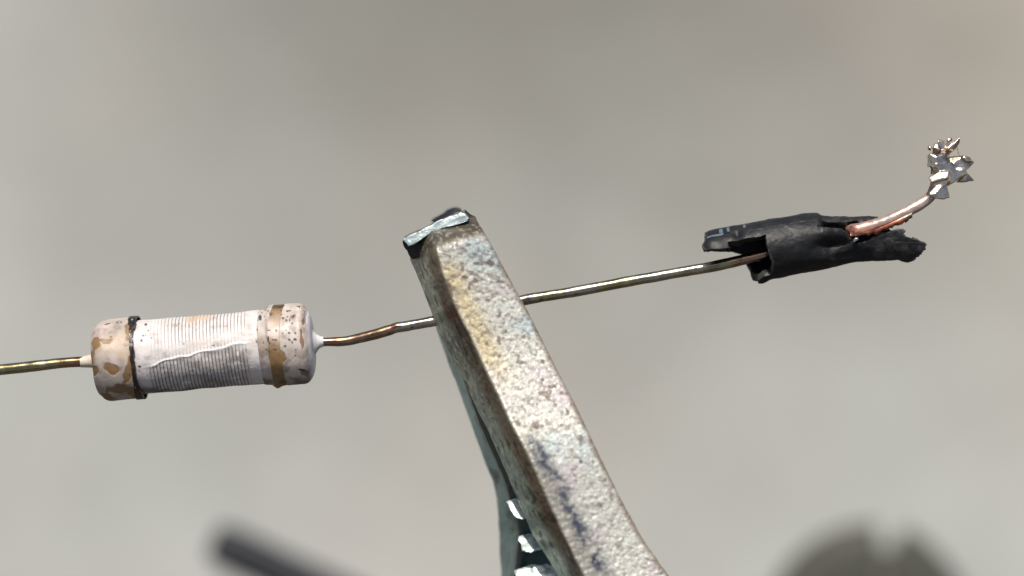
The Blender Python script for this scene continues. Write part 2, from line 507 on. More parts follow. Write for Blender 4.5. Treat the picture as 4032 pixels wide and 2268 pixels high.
def right_cap():
    u = np.r_[np.linspace(650, 830, 170), np.linspace(831, 866, 60)]
    r = np.interp(u, [650, 662, 690, 702, 716, 752, 800, 866], [140, 148, 152, 160, 163, 161, 160, 160])
    r = r - 60 * np.clip((u - 812) / 54, 0, 1) ** 2.6 - 26 * np.clip((u - 860) / 6, 0, 1) ** 2
    def wob(U, PH):
        bump = 7 * np.exp(-((U - 708) / 14) ** 2) * np.exp(-((np.sin(PH) + 1) / .12) ** 2)
        return 1.6 * np.sin(3 * PH + U / 50) + bump
    V, px, py, U, PH = res_grid(u, r, 400, wob)
    c = np.zeros(V.shape) + srgb(174, 164, 154)
    c = mixc(c, srgb(198, 186, 178), .5 + .8 * fbm(V, 18, 4, 45))
    c = mixc(c, srgb(146, 126, 112), sst(.0, .45, fbm(V, 34, 4, 48)) * .65)
    xz = px / .5047; hz = (py - 1100) / .5047
    # brown band: wandering edges, a lobe to the right low down, faded pink in the middle
    e0 = np.interp(hz, [190, 330, 450, 560, 700, 840], [2135, 2112, 2112, 2115, 2135, 2150]) + 10 * fbm(V, 30, 3, 50)
    e1 = np.interp(hz, [190, 230, 330, 540, 570, 620, 650, 700, 840], [2222, 2215, 2205, 2210, 2250, 2262, 2232, 2228, 2250]) + 10 * fbm(V, 30, 3, 51)
    band = sst(-4, 4, xz - e0) * (1 - sst(-4, 4, xz - e1))
    ub = U
    band = np.where(np.cos(PH) > -.05, band, sst(704, 710, ub) * (1 - sst(746, 756, ub)))
    fade = np.exp(-((hz - 385) / 90) ** 2) * (.8 + .7 * fbm(V, 30, 3, 52))
    bc = np.zeros(V.shape) + srgb(140, 112, 74)
    bc = mixc(bc, srgb(214, 196, 186), fade)
    bc = mixc(bc, srgb(70, 50, 34), (1 - sst(205, 250, hz)) * .9)
    c = c * (1 - band[..., None]) + bc * band[..., None]
    tan = patches(px, py, zl([(2375, 480, 14, 60, -6), (2395, 300, 10, 60, 0), (2300, 285, 26, 14, 0), (2390, 730, 34, 32, 0), (2375, 400, 10, 30, 0)]), V, 12, 53)
    c = mixc(c, srgb(128, 92, 66), tan * .85)
    fr = np.maximum(freckles(V, 110, .54, 54) * (xz < 2350) * (hz < 600), patches(px, py, zl([(2325, 458, 14, 10, 0), (2228, 300, 10, 9, 0), (2278, 318, 8, 9, 0), (2262, 290, 6, 5, 0),
        (2275, 410, 6, 6, 0), (2115, 465, 8, 22, 0), (2375, 700, 26, 9, 10), (2235, 350, 5, 5, 0), (2215, 270, 6, 5, 0), (2045, 300, 14, 22, 0)]), V, 5, 55))
    c = mixc(c, srgb(44, 36, 32), fr * .9)
    c = mixc(c, srgb(104, 90, 80), sst(.08, .45, fbm(V, 44, 4, 92)) * .55)
    wht = sst(842, 858, U)
    c = mixc(c, srgb(206, 202, 206), wht)
    soot_shade = sst(735, 800, hz) * (np.cos(PH) > -.6) * sst(-.3, .15, fbm(V, 24, 4, 71) + .1)  # soot and painted shade low on the cap
    c = mixc(c, srgb(50, 42, 36), soot_shade * .7)
    n = grid_normals(V, True)
    sgn = np.sign((n[60] * (V[60] - V[60].mean(0))).sum(-1).mean())
    V = V - n * sgn * (band * .0014 + tan * .0015 - .0012 * fbm(V, 30, 3, 57))[..., None]
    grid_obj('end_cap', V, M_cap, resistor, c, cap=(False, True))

left_cap(); black_band(); core(); right_cap()

LEFTC = [(-1300, 1540), (-800, 1512), (-420, 1488), (-200, 1473), (0, 1456), (150, 1440), (260, 1428), (400, 1420)]
RIGHTC = [(1200, 1352), (1270, 1347), (1352, 1344), (1417, 1331), (1483, 1314), (1570, 1290), (1709, 1264), (1880, 1224), (2066, 1181),
          (2269, 1147), (2504, 1103), (2660, 1075), (2817, 1047), (2973, 1012), (3060, 990)]
GOLD = srgb(156, 146, 112); SILV = srgb(166, 160, 142); RED = srgb(146, 106, 84); OLIVE = srgb(112, 102, 76)
def leads():
    V, s, ph = sweep([P(x, y, 0) for x, y in LEFTC], lambda s: 21.0 * PX + 0 * s, 420, 48, .0012, 22, 5)
    c = np.zeros(V.shape) + GOLD
    c = mixc(c, srgb(190, 196, 150), sst(0, .5, fbm(V * [1, 1, 1], 9, 3, 1)) * .6)
    c = mixc(c, srgb(120, 150, 140), sst(.1, .5, fbm(V, 12, 3, 2)) * .35)
    c = mixc(c, srgb(150, 110, 84), sst(215, 270, pix(V)[0]) * .7)
    grid_obj('lead', V, M_lead, resistor, c)
    V, s, ph = sweep([P(x, y, 0) for x, y in RIGHTC], lambda s: np.interp(s, [0, .04, .1, .2, 1], [17, 17, 20, 21, 21.5]) * PX, 700, 48, .0014, 22, 6)
    px, py = pix(V)
    # the nick a cutter left just before the clip
    nick = np.exp(-((px - 1562) / 16) ** 2)
    mid = V.mean(1, keepdims=True)
    up = np.sin(ph)
    V = mid + (V - mid) * (1 + nick * (.12 * (up > .3) - .10 * (up < .2)))[..., None]
    c = np.zeros(V.shape) + SILV
    q = fbm(V, 10, 3, 7)
    c = mixc(c, GOLD, sst(-.2, .3, q))
    c = mixc(c, OLIVE, sst(.1, .5, fbm(V, 14, 3, 8)) * .6)
    red = (1 - sst(1520, 1590, px + 40 * fbm(V, 14, 2, 3))) * (.55 + .4 * fbm(V, 16, 3, 9))
    red = np.maximum(red, np.exp(-((px - 1550) / 26) ** 2) * (up > 0))
    red = np.maximum(red, .65 * sst(2860, 2930, px))
    red = np.maximum(red, .5 * sst(.25, .5, fbm(V, 8, 3, 11)) * sst(2500, 2700, px))
    c = mixc(c, RED, red)
    c = mixc(c, srgb(70, 60, 46), freckles(V, 60, .6, 12) * .5)
    grid_obj('lead', V, M_lead, resistor, c)
    # glaze fillets where the leads leave the caps
    V, s, ph = sweep([P(x, y, 0) for x, y in [(318, 1425), (345, 1423), (365, 1421), (388, 1420)]],
                     lambda s: (21.5 + 14 * s ** 1.7) * PX, 60, 48, .002, 25, 8)
    grid_obj('glaze_fillet', V, M_glaze, resistor, np.zeros(V.shape) + srgb(214, 200, 182))
    V, s, ph = sweep([P(x, y, 0) for x, y in [(1216, 1351), (1236, 1350), (1254, 1348), (1274, 1347)]],
                     lambda s: np.interp(s, [0, .3, .45, .6, .8, 1], [62, 54, 40, 29, 22, 19]) * PX, 80, 64, .004, 18, 9)
    grid_obj('glaze_fillet', V, M_glaze, resistor, np.zeros(V.shape) + srgb(216, 214, 216))
leads()

# ---------------------------------------------------------------- alligator clip
clip = thing('alligator_clip', P(2350, 2700, .1), 'worn zinc plated alligator clip gripping the resistor lead', 'clip')
AXS = np.array([.447, .894]); AXP = np.array([.894, -.447])
def sn(pts):
    p = np.asarray(pts, float)
    s = p @ AXS; n = p @ AXP
    o = np.argsort(s)
    return s[o], n[o]
# outer lines of the near jaw, read off the photograph
L_line = sn([(1570, 930), (1608, 1011), (1660, 1145), (1709, 1268), (1766, 1383), (1807, 1462), (1855, 1562), (1904, 1659), (1971, 1812), (2021, 1932), (2077, 2061), (2141, 2167), (2183, 2236), (2330, 2480), (2520, 2760), (2960, 3500)])
R_line = sn([(1690, 900), (1716, 980), (1738, 1059), (1783, 1179), (1817, 1253), (1845, 1303), (1902, 1431), (1962, 1552), (2010, 1659), (2077, 1784), (2160, 1969), (2229, 2121), (2289, 2245), (2420, 2480), (2600, 2760), (3060, 3500)])
E_line = sn([(1870, 830), (1917, 908), (2034, 1127), (2074, 1197), (2191, 1432), (2269, 1581), (2347, 1745), (2441, 1940), (2535, 2112), (2645, 2268), (2800, 2480), (2960, 2740), (3380, 3500)])

def round_poly(pts, radii, counts):
    """pts (k,2), rounded inner corners, sampled with counts per segment"""
    k = len(pts)
    out = []
    prev = pts[0]
    for i in range(1, k):
        a, b = pts[i - 1], pts[i]
        end = b
        if i < k - 1:
            d1 = (b - a); l1 = np.linalg.norm(d1)
            d2 = pts[i + 1] - b; l2 = np.linalg.norm(d2)
            r = min(radii[i], l1 * .48, l2 * .48)
            end = b - d1 / l1 * r
            nxt = b + d2 / l2 * r
        t = np.linspace(0, 1, counts[i - 1], endpoint=False)[:, None]
        out.append(prev * (1 - t) + end * t)
        if i < k - 1:
            t = np.linspace(0, 1, 10, endpoint=False)[:, None]
            out.append((1 - t) ** 2 * end + 2 * t * (1 - t) * b + t ** 2 * nxt)
            prev = nxt
    out.append(pts[-1][None])
    return np.vstack(out)

def shell(outer, thick):
    """outer (nu,m,3) sheet -> closed shell loop (nu,2m,3) with the inner skin offset by thick"""
    n = grid_normals(outer, False)
    # the sheet is an open channel; point the offset to its hollow side
    cen = outer.mean(1, keepdims=True)
    sg = np.sign((n * (cen - outer)).sum(-1).mean())
    inner = outer + n * sg * thick
    return np.concatenate([outer, inner[:, ::-1]], 1)

def shell_obj(name, S, mat, parent, colors):
    nu, mm = S.shape[:2]; m = mm // 2
    faces = [grid_faces(nu, mm, True)]
    i = np.arange(m - 1)
    for e in (0, nu - 1):
        q = np.stack([e * mm + i, e * mm + i + 1, e * mm + mm - 2 - i, e * mm + mm - 1 - i], -1)
        faces.append(q if e else q[:, ::-1])
    return mesh_obj(name, S.reshape(-1, 3), faces, mat, parent, colors.reshape(-1, 3))

def near_jaw():
    s_end = np.dot((3000, 3300), AXS)
    counts = [26, 34, 120, 46]
    tt = np.linspace(0, 1, 800)
    # rounded outline of the tip, as axis distance over the cross offset
    top = np.array([(1612, 1030), (1622, 1000), (1638, 965), (1668, 928), (1710, 903), (1790, 878), (1850, 858), (1882, 850), (1904, 868), (1917, 905)])
    tn = top @ AXP; ts = top @ AXS
    oo = np.argsort(tn); tn, ts = tn[oo], ts[oo]
    rows = []
    for t in tt:
        s0 = 1555 + t * (s_end - 1555)          # nominal axis distance
        nL, nR, nE = (np.interp(s0, *l) for l in (L_line, R_line, E_line))
        dL = -.012 - .10 * sst(2000, 2700, s0) * 1.0
        w = (nE - nR) * PX; f = (nR - nL) * PX
        dR = dL - .172; dE = dR + .46 * w
        nM = nL + (nR - nL) * .50; dM = dL + (dR - dL) * .62
        pts = np.array([(nL, dL / PX), (nM, dM / PX), (nR, dR / PX), (nE, dE / PX), (nE - (nR - nL) * .35, dE / PX + .06 / PX)])
        q = round_poly(pts, [0, 34, 13, 26, 0], counts)
        rows.append(np.column_stack([q, np.full(len(q), s0)]))
    Q = np.array(rows)                          # nu, m, (n, d/PX, s0)
    n, d, s0 = Q[..., 0], Q[..., 1] * PX, Q[..., 2]
    stop = np.interp(n[0], tn, ts)
    # stretch the start of every line to the rounded tip outline
    t = (s0 - s0[0, 0]) / (s0[-1, 0] - s0[0, 0])
    s = stop[None, :] + t * (s0[-1, 0] - stop[None, :])
    # keep the section lines on the real axis position
    n2 = n
    # bend of the tip away from the viewer
    dist = s - stop[None, :]
    k = np.clip(1 - dist / 105, 0, 1)
    d = d + .085 * k ** 2.2
    px = AXP[0] * n2 + AXS[0] * s; py = AXP[1] * n2 + AXS[1] * s
    V = Parr(px, py, d)
    m = V.shape[1]
    nrm = grid_normals(V, False)
    if nrm[400, m // 2][1] > 0: nrm = -nrm
    face = np.zeros(V.shape[:2]); i0 = counts[0] + 10 + counts[1] + 6; i1 = i0 + counts[2] + 4
    jj = np.arange(m)
    face = (sst(i0 - 5, i0 + 3, jj) * (1 - sst(i1, i1 + 14, jj)))[None, :] * np.ones((len(tt), 1))
    tipd = sst(50, 96, dist + 26 * fbm(V, 16, 3, 3))
    face = face * tipd
    # hammered relief
    Vs = V * np.array([1, 1, 1.5])
    rel = .0013 * fbm(Vs, 80, 3, 20) + .0008 * fbm(V, 140, 2, 22)
    lowr = sst(1700, 2200, py)
    along = np.stack([V[..., 0] * .55 + V[..., 2] * .3, V[..., 1], V[..., 2] * 1.0 - V[..., 0] * .3], -1)
    rel = rel * (1 + .6 * lowr) + .0024 * lowr * fbm(along, 100, 2, 24)
    edgej = .003 * fbm(V, 30, 3, 26)
    V = V + nrm * (rel * (.35 + .65 * face) + edgej * (1 - face) * .4)[..., None]
    # ---- tones
    cream = srgb(212, 211, 200)
    c = np.zeros(V.shape) + srgb(140, 134, 114)
    flank = (1 - sst(counts[0] - 6, counts[0] + 14, jj))[None, :] * np.ones((len(tt), 1))
    c = mixc(c, srgb(178, 184, 160), flank * (.7 + .6 * fbm(V, 26, 3, 30)))
    c = mixc(c, srgb(168, 194, 180), flank * sst(1450, 1900, py + 200 * fbm(V, 8, 2, 5)) * .7)
    brn = (sst(counts[0] - 2, counts[0] + 12, jj) * (1 - sst(i0 - 8, i0 - 1, jj)))[None, :] * np.ones((len(tt), 1))
    c = mixc(c, srgb(118, 102, 82), brn * .8)
    c = mixc(c, srgb(96, 56, 40), brn * sst(.25, .5, fbm(V, 14, 3, 31)) * .8)
    streak = fbm(np.stack([V[..., 0] * 3 + V[..., 2] * 1.4, V[..., 1], V[..., 2] * .7], -1), 36, 3, 32)
    c = mixc(c, srgb(60, 58, 46), (1 - face) * sst(.05, .4, streak) * .8)
    c = mixc(c, srgb(206, 210, 182), (1 - face) * flank * sst(.0, .35, fbm(V, 70, 3, 33)) * .9)
    fc = np.zeros(V.shape) + cream
    fc = mixc(fc, srgb(186, 204, 206), sst(.0, .45, fbm(V, 9, 3, 34)) * .65)
    fc = mixc(fc, srgb(200, 186, 190), sst(.05, .5, fbm(V, 13, 3, 35)) * .55)
    rx = (n2 - np.interp(s, *R_line)) / np.maximum(np.interp(s, *E_line) - np.interp(s, *R_line), 1)   # 0 at ridge, 1 at right edge
    yel = np.exp(-((rx - .14) / .2) ** 2) * sst(980, 1080, py) * (1 - sst(1330, 1560, py + 60 * fbm(V, 10, 2, 36)))
    fc = mixc(fc, srgb(222, 204, 158), yel * .85)
    speck = sst(.02, .36, fbm(Vs, 85, 3, 20 + 200)) * (1 - .55 * lowr)
    fc = mixc(fc, srgb(130, 121, 112), speck * .6)
    pit = sst(.5, .68, vnoise(V, 58, 38)) * (1 - .4 * lowr)
    fc = mixc(fc, srgb(104, 88, 76), pit * .7)
    crack = sst(.1, .35, fbm(np.stack([V[..., 0] * .5, V[..., 1], V[..., 2] * 2 + V[..., 0] * .6], -1), 40, 3, 39)) * (1 - sst(1050, 1250, py))
    fc = mixc(fc, srgb(110, 96, 96), crack * .6)
    # blue-grey worn line wandering down the lower half
    wl = np.interp(py, [1650, 1760, 1900, 2000, 2100, 2200, 2300, 2600], [.20, .16, .24, .21, .25, .22, .24, .25]) + .07 * fbm(V, 14, 3, 41)
    wear = np.exp(-((rx - wl) / .12) ** 2) * sst(1690, 1770, py) * sst(-.35, .1, fbm(V, 24, 3, 42) + .12)
    grey = (1 - sst(wl - .02, wl + .1, rx)) * sst(1650, 1800, py)
    fc = mixc(fc, srgb(156, 150, 138), grey * .7)
    wear = wear * (.4 + .6 * sst(-.2, .2, fbm(V, 75, 3, 142) + .06))
    fc = mixc(fc, srgb(78, 82, 94), np.clip(wear * 1.15, 0, 1))
    redspot = patches(px, py, [(2108, 1672, 14, 14, 0), (1766, 1135, 12, 34, -15), (1930, 1035, 16, 10, 0), (1830, 1090, 14, 7, 0)], V, 8, 43, .4)
    fc = mixc(fc, srgb(104, 78, 64), redspot * .8)
    edge = sst(.88, .99, rx + .05 * fbm(V, 30, 2, 44))
    fc = mixc(fc, srgb(128, 104, 84), edge * .8)
    c = c * (1 - face[..., None]) + fc * face[..., None]
    tipc = (1 - tipd)
    c = mixc(c, srgb(72, 64, 54), tipc * .85)
    c = mixc(c, srgb(150, 144, 130), tipc * freckles(V, 110, .3, 45) * .6)
    S = shell(V, .034)
    cs = np.concatenate([c, np.zeros(c.shape) + srgb(120, 118, 104)], 1)
    shell_obj('jaw', S, M_jaw, clip, cs)

# far jaw: left silhouette and its rim towards the viewer
BL = sn([(1640, 1100), (1714, 1300), (1755, 1424), (1793, 1510), (1855, 1690), (1892, 1794), (1934, 1900), (1948, 1969), (1954, 2084), (1959, 2199), (1966, 2268), (1985, 2480), (2010, 2700)])
def far_jaw():
    ys = np.linspace(1060, 3200, 600)
    lx = np.interp(ys, [960, 1100, 1300, 1424, 1510, 1690, 1794, 1900, 1969, 2084, 2199, 2268, 2480, 2600], [1615, 1655, 1714, 1755, 1793, 1855, 1892, 1934, 1948, 1954, 1959, 1966, 1985, 2020])
    rx = np.interp(ys, [960, 1100, 1300, 1500, 1600, 1674, 1807, 1913, 1969, 2038, 2090, 2130, 2213, 2268, 2330, 2400, 2600], [1640, 1690, 1760, 1830, 1865, 1892, 1952, 1998, 2007, 2035, 2044, 2042, 2034, 2026, 2048, 2040, 2060])
    rows = []
    counts = [60, 60, 30]
    for y, a, b in zip(ys, lx, rx):
        g = sst(1500, 2400, y) * .16; wd = np.interp(y, [1060, 1400, 1700], [120, 170, 230])
        pts = np.array([(b, (.03 + g) / PX), (a + (b - a) * .06, (.21 + g) / PX), (a + wd, (.30 + g) / PX), (a + wd + 20, (.27 + g) / PX)])
        q = round_poly(pts, [0, 26, 14, 0], counts)
        rows.append(np.column_stack([q[:, 0], y - (q[:, 0] - b) * .42 * (q[:, 0] > b), q[:, 1] * PX]))
    Q = np.array(rows)
    V = Parr(Q[..., 0], Q[..., 1], Q[..., 2])
    nrm = grid_normals(V, False)
    V = V + nrm * (.0022 * fbm(V, 30, 3, 60))[..., None]
    px, py = pix(V)
    c = np.zeros(V.shape) + srgb(156, 182, 172)
    c = mixc(c, srgb(176, 206, 200), sst(-.1, .4, fbm(V, 8, 3, 61)) * .7)
    c = mixc(c, srgb(84, 92, 82), sst(.1, .45, fbm(V, 24, 3, 62)) * .7)
    rim = np.exp(-np.arange(V.shape[1]) / 10.0)[None, :] * np.ones((V.shape[0], 1))
    c = mixc(c, srgb(92, 76, 62), rim * .8)
    S = shell(V, .03)
    cs = np.concatenate([c, np.zeros(c.shape) + srgb(60, 84, 86)], 1)
    o = shell_obj('jaw', S, M_rear, clip, cs)
    o['label'] = 'greenish rear jaw bowed away from the front jaw'

def block(name, poly, d0, d1, mat, parent, color, bevel=6, seed=0, slope=0.0, sub=16, rel=.004, alt=None):
    """thick plate with an outline in photograph pixels, front at depth d0, back at d1; slope pushes the upper edge back"""
    p = np.asarray(poly, float)
    k = len(p)
    q = []
    for i in range(k):
        a, b = p[i], p[(i + 1) % k]
        t = np.linspace(0, 1, sub, endpoint=False)[:, None]
        q.append(a * (1 - t) + b * t)
    q = np.vstack(q)
    q = q + (np.column_stack([fbm(np.column_stack([q * .02, q[:, :1] * 0 + seed]), 2, 3, seed), fbm(np.column_stack([q * .02, q[:, :1] * 0 + seed]), 2, 3, seed + 5)]) * rel / PX)
    cen = q.mean(0)
    ylo, yhi = q[:, 1].max(), q[:, 1].min()
    rings = []
    for sc, dd in ((.02, 0), (.3, 0), (.55, 0), (.75, 0), (.9, 0), (.97, .15), (1.0, .45), (1.0, 1), (.9, 1.0), (.02, 1.0)):
        w = cen + (q - cen) * sc
        if dd in (0, .15, .45):
            dep = d0 + slope * (ylo - w[:, 1]) / (ylo - yhi) + dd * bevel * PX
        else:
            dep = np.full(len(w), max(d1, d0 + slope + bevel * PX))
        rings.append(np.column_stack([w, dep]))
    Q = np.array(rings)
    V = Parr(Q[..., 0], Q[..., 1], Q[..., 2])
    V[:5] += np.array([0, 1.0, 0]) * (rel * fbm(V[:5], 30, 3, seed + 3))[..., None]
    c = np.zeros(V.shape) + color
    if alt is not None:
        c = mixc(c, alt, sst(.05, .4, fbm(V, 40, 3, seed + 7)) * .8)
    return grid_obj(name, V, mat, parent, c)

def clip_tip_and_teeth():
    lip = [(1584, 945), (1601, 933), (1675, 898), (1706, 881), (1772, 852), (1820, 836), (1840, 846), (1849, 857), (1840, 872), (1791, 884), (1706, 908), (1665, 932), (1626, 966), (1606, 968)]
    o = block('tip_lip', lip, -.105, .03, M_tooth, clip, srgb(176, 190, 190), seed=3, slope=.014, alt=srgb(96, 106, 106), rel=.0035)
    o['label'] = 'bright bare metal lip at the clip tip'
    under = [(1584, 948), (1640, 935), (1665, 960), (1650, 1010), (1622, 1020), (1604, 995), (1590, 968)]
    block('tip_notch_shade', under, -.06, .05, M_rear, clip, srgb(54, 44, 38), seed=4)  # dark plate standing in for shade in the notch below the lip
    back = [(1590, 932), (1640, 908), (1690, 886), (1740, 862), (1800, 836), (1826, 832), (1850, 860), (1780, 900), (1650, 950)]
    block('tip_plate', back, .06, .14, M_rear, clip, srgb(112, 100, 80), seed=6, alt=srgb(80, 84, 76))
    dark = [(1700, 868), (1712, 856), (1743, 840), (1766, 822), (1786, 815), (1806, 821), (1822, 838), (1800, 880), (1720, 890)]
    block('tip_tooth', dark, .18, .3, M_rear, clip, srgb(52, 58, 66), seed=8, alt=srgb(34, 36, 40))
    # teeth seen through the open gap between the jaws
    teeth = [
        [(1996, 1974), (2030, 1962), (2075, 1990), (2090, 2030), (2062, 2046), (2030, 2038), (2012, 2012)],
        [(2040, 2112), (2075, 2100), (2120, 2094), (2150, 2130), (2140, 2160), (2090, 2180), (2056, 2168)],
        [(2024, 2246), (2080, 2226), (2150, 2222), (2200, 2250), (2210, 2300), (2110, 2320), (2040, 2300)],
        [(2040, 2380), (2110, 2360), (2200, 2360), (2260, 2400), (2250, 2440), (2130, 2460), (2060, 2440)],
    ]
    for i, t in enumerate(teeth):
        block('tooth', t, -.098, .20, M_tooth, clip, srgb(206, 216, 212), seed=20 + i, slope=.045, alt=srgb(130, 150, 148), rel=.005)
        up = [(x - 4, y - 34) for x, y in t]
        yb = min(y for _, y in t)
        thin = [(x - 8, yb - 8 - (yb - 30 - y) * 0 - 16 * ((j % 2))) for j, (x, y) in enumerate(t[:3])]
    # rough inner wall behind the teeth
near_jaw(); far_jaw(); clip_tip_and_teeth()

# ---------------------------------------------------------------- torn heat-shrink sleeve
def z6(x, y):
    return 2700 + x * .3882, 780 + y * .3882
sleeve = thing('heat_shrink_tube', P(3170, 960, .0), 'torn black heat shrink sleeve around the lead and the copper wire', 'tubing')
S0 = np.array(z6(250, 632)); S1 = np.array(z6(2300, 258.9))     # tube axis in the photograph
sd = (S1 - S0) / np.linalg.norm(S1 - S0); snv = np.array([sd[1], -sd[0]])
def tube_pt(x6, phi, rad_off=0.0):
    """x6: position along the tube read as crop pixels; phi 0 front, 90 up"""
    x6 = np.asarray(x6, float); phi = np.asarray(phi, float)
    ph = np.radians(phi)
    rad = np.interp(x6, [150, 900, 1250, 1400, 1500, 1700, 2000, 2450], [296, 302, 300, 292, 268, 246, 238, 232]) * .3882
    cyo = np.interp(x6, [150, 1250, 1400, 1650, 2000, 2450], [0, 0, 8, 34, 92, 175]) * .3882        # the free end droops
    L = (x6 - 250) / (2300 - 250) * np.linalg.norm(S1 - S0)
    h = rad * np.sin(ph)
    dep = -rad * np.cos(ph) * PX
    # dents
    fl = np.interp(x6, [150, 800, 1400, 1700, 2450], [1, 1, 1, .9, .8])
    px = S0[0] + sd[0] * L + snv[0] * h; py = S0[1] + sd[1] * L + snv[1] * h + cyo
    V = Parr(px, py, dep * fl)
    return V, rad

def sleeve_mesh():
    nph, nt = 520, 260
    phi = np.linspace(-180, 180, nph)
    #                phi ->      -180 -150 -110 -95  -80  -62  -52  -46  -30   0    12   16   20   24   34   60   100  140  158  166  180
    u0 = np.interp(phi, [-180, -150, -110, -95, -80, -64, -56, -46, -30, 0, 10, 15, 20, 26, 34, 60, 100, 140, 158, 166, 180],
                   [560, 610, 640, 690, 672, 690, 760, 845, 850, 835, 815, 600, 330, 215, 190, 235, 250, 240, 260, 440, 560])
    u1 = np.interp(phi, [-180, -150, -120, -95, -70, -56, -46, -40, -34, -28, -20, -17, -13, -8, 0, 15, 20, 24, 27, 30, 47, 49, 54, 62, 75, 95, 120, 140, 165, 180],
                   [2100, 2110, 2150, 2230, 2330, 2400, 2415, 2320, 2246, 2236, 2226, 2190, 1720, 1665, 1670, 1650, 1620, 1500, 1410, 1372, 1380, 1640, 1950, 1985, 1960, 1700, 1750, 1850, 2050, 2100])
    q = np.stack([np.cos(np.radians(phi)) * 3, np.sin(np.radians(phi)) * 3, phi * 0], -1)
    u0 = u0 + 16 * fbm(q, 3, 4, 3) + 8 * fbm(q, 16, 2, 5); u1 = u1 + 26 * fbm(q, 3.5, 4, 4) + 22 * fbm(q, 16, 3, 6)
    u1[-1] = u1[0]; u0[-1] = u0[0]
    t = np.linspace(0, 1, nt)
    U = u0[None] + (u1 - u0)[None] * t[:, None]
    PH = phi[None] + 30 * sst(1660, 2250, U) * np.interp(phi, [-180, -120, -60, -18, -14, -6, 180], [0, .75, 1, 1.45, 1.45, 0, 0])[None]
    V, rad = tube_pt(U, PH)
    nrm = np.stack([snv[0] * np.sin(np.radians(PH)), -np.cos(np.radians(PH)), -snv[1] * np.sin(np.radians(PH))], -1)
    # relief: wrinkles, a collapsed dent below the middle, lifted flap edges
    dent = np.exp(-((U - 1480) / 170) ** 2 - ((PH + 14) / 16) ** 2)
    ridge = np.exp(-((U - 1500) / 170) ** 2 - ((PH - 18) / 16) ** 2)
    fold = np.exp(-((U - 1650) / 160) ** 2 - ((PH + 45) / 14) ** 2)
    tipin = np.exp(-((U - 190) / 60) ** 2)
    flare = sst(2050, 2420, U) * (np.cos(np.radians(PH + 100)) > 0) * .012
    lift = sst(1500, 1900, U) * np.exp(-((PH - 68) / 22) ** 2) * .004
    tab = np.exp(-((U - 720) / 80) ** 2 - ((PH + 78) / 14) ** 2) * .010
    topd = -.008 * np.exp(-((U - 560) / 40) ** 2 - ((PH - 45) / 12) ** 2)
    dv = -.024 * dent + .010 * ridge - .010 * fold - .012 * tipin + flare + lift + tab + topd + -.006 * sst(1370, 1440, U) * sst(34, 44, PH) + .0045 * fbm(V, 9, 3, 8) + .0018 * fbm(V, 34, 3, 9) + .0035 * sst(1250, 1450, U) * fbm(V, 40, 3, 29)
    V = V + nrm * dv[..., None]
    c = np.zeros(V.shape) + srgb(28, 29, 31)
    c = mixc(c, srgb(22, 23, 26), sst(-.1, .4, fbm(V, 8, 3, 10)) * .8)
    c = mixc(c, srgb(84, 82, 80), sst(.1, .45, fbm(V, 26, 4, 11)) * .35 * sst(1300, 1500, U))
    edge = np.maximum(np.exp(-(t / .012) ** 2), np.exp(-((1 - t) / .012) ** 2))[:, None] * np.ones((1, nph))
    c = mixc(c, srgb(96, 94, 88), edge * (.4 + .5 * fbm(V, 30, 2, 13)))
    fq = grid_faces(nt, nph, False)
    Uf = U.reshape(-1)[fq].mean(1); Pf = PH.reshape(-1)[fq].mean(1); Vf = V.reshape(-1, 3)[fq].mean(1)
    rag = fbm(Vf, 30, 3, 55)
    gone = (Uf > 450 + 26 * rag) & (Uf < 838 + 14 * rag) & (Pf < 31 + 4 * rag) & (Pf > -58)
    faces = [fq[~gone]]
    o = mesh_obj('sleeve_wall', V.reshape(-1, 3), faces, M_shrink, sleeve, c.reshape(-1, 3))
    md = o.modifiers.new('thickness', 'SOLIDIFY'); md.thickness = .022; md.offset = -1.0
    # make sure the wall grows inwards
    i = (nt // 2) * nph + nph // 2
    nn = np.cross(V[nt // 2 + 1, nph // 2] - V[nt // 2, nph // 2], V[nt // 2, nph // 2 + 1] - V[nt // 2, nph // 2])
    if nn[1] < 0:
        o.data.flip_normals()
    wd = o.modifiers.new('edge', 'BEVEL'); wd.width = .004; wd.segments = 2; wd.limit_method = 'ANGLE'; wd.angle_limit = math.radians(50)
sleeve_mesh()

def print_marks():
    # what is left of the pale printing: a hooked bar and two upright strokes cut off by the top
    def stroke(x0, x1, p0, p1, name='printed_mark'):
        nx, npz = 24, 10
        X = np.linspace(x0, x1, nx)[:, None] + 0 * np.ones((1, npz)); F = np.linspace(p0, p1, npz)[None] + 0 * X
        V, _ = tube_pt(X, F)
        nrm = np.stack([snv[0] * np.sin(np.radians(F)), -np.cos(np.radians(F)), -snv[1] * np.sin(np.radians(F))], -1)
        tipin = np.exp(-((X - 190) / 60) ** 2)
        topd = -.008 * np.exp(-((X - 560) / 40) ** 2 - ((F - 45) / 12) ** 2)
        V = V + nrm * (.0045 * fbm(V, 9, 3, 8) + .0018 * fbm(V, 34, 3, 9) - .012 * tipin + topd + .0012)[..., None]
        c = np.zeros(V.shape) + srgb(80, 97, 107)
        c = mixc(c, srgb(46, 52, 58), sst(0, .5, fbm(V, 50, 3, 2)) * .7)
        mesh_obj(name, V.reshape(-1, 3), [grid_faces(nx, npz, False)], M_print, sleeve, c.reshape(-1, 3))
    stroke(258, 424, 50, 56); stroke(388, 424, 56.5, 76); stroke(466, 492, 57, 76); stroke(632, 656, 58, 78)
print_marks()

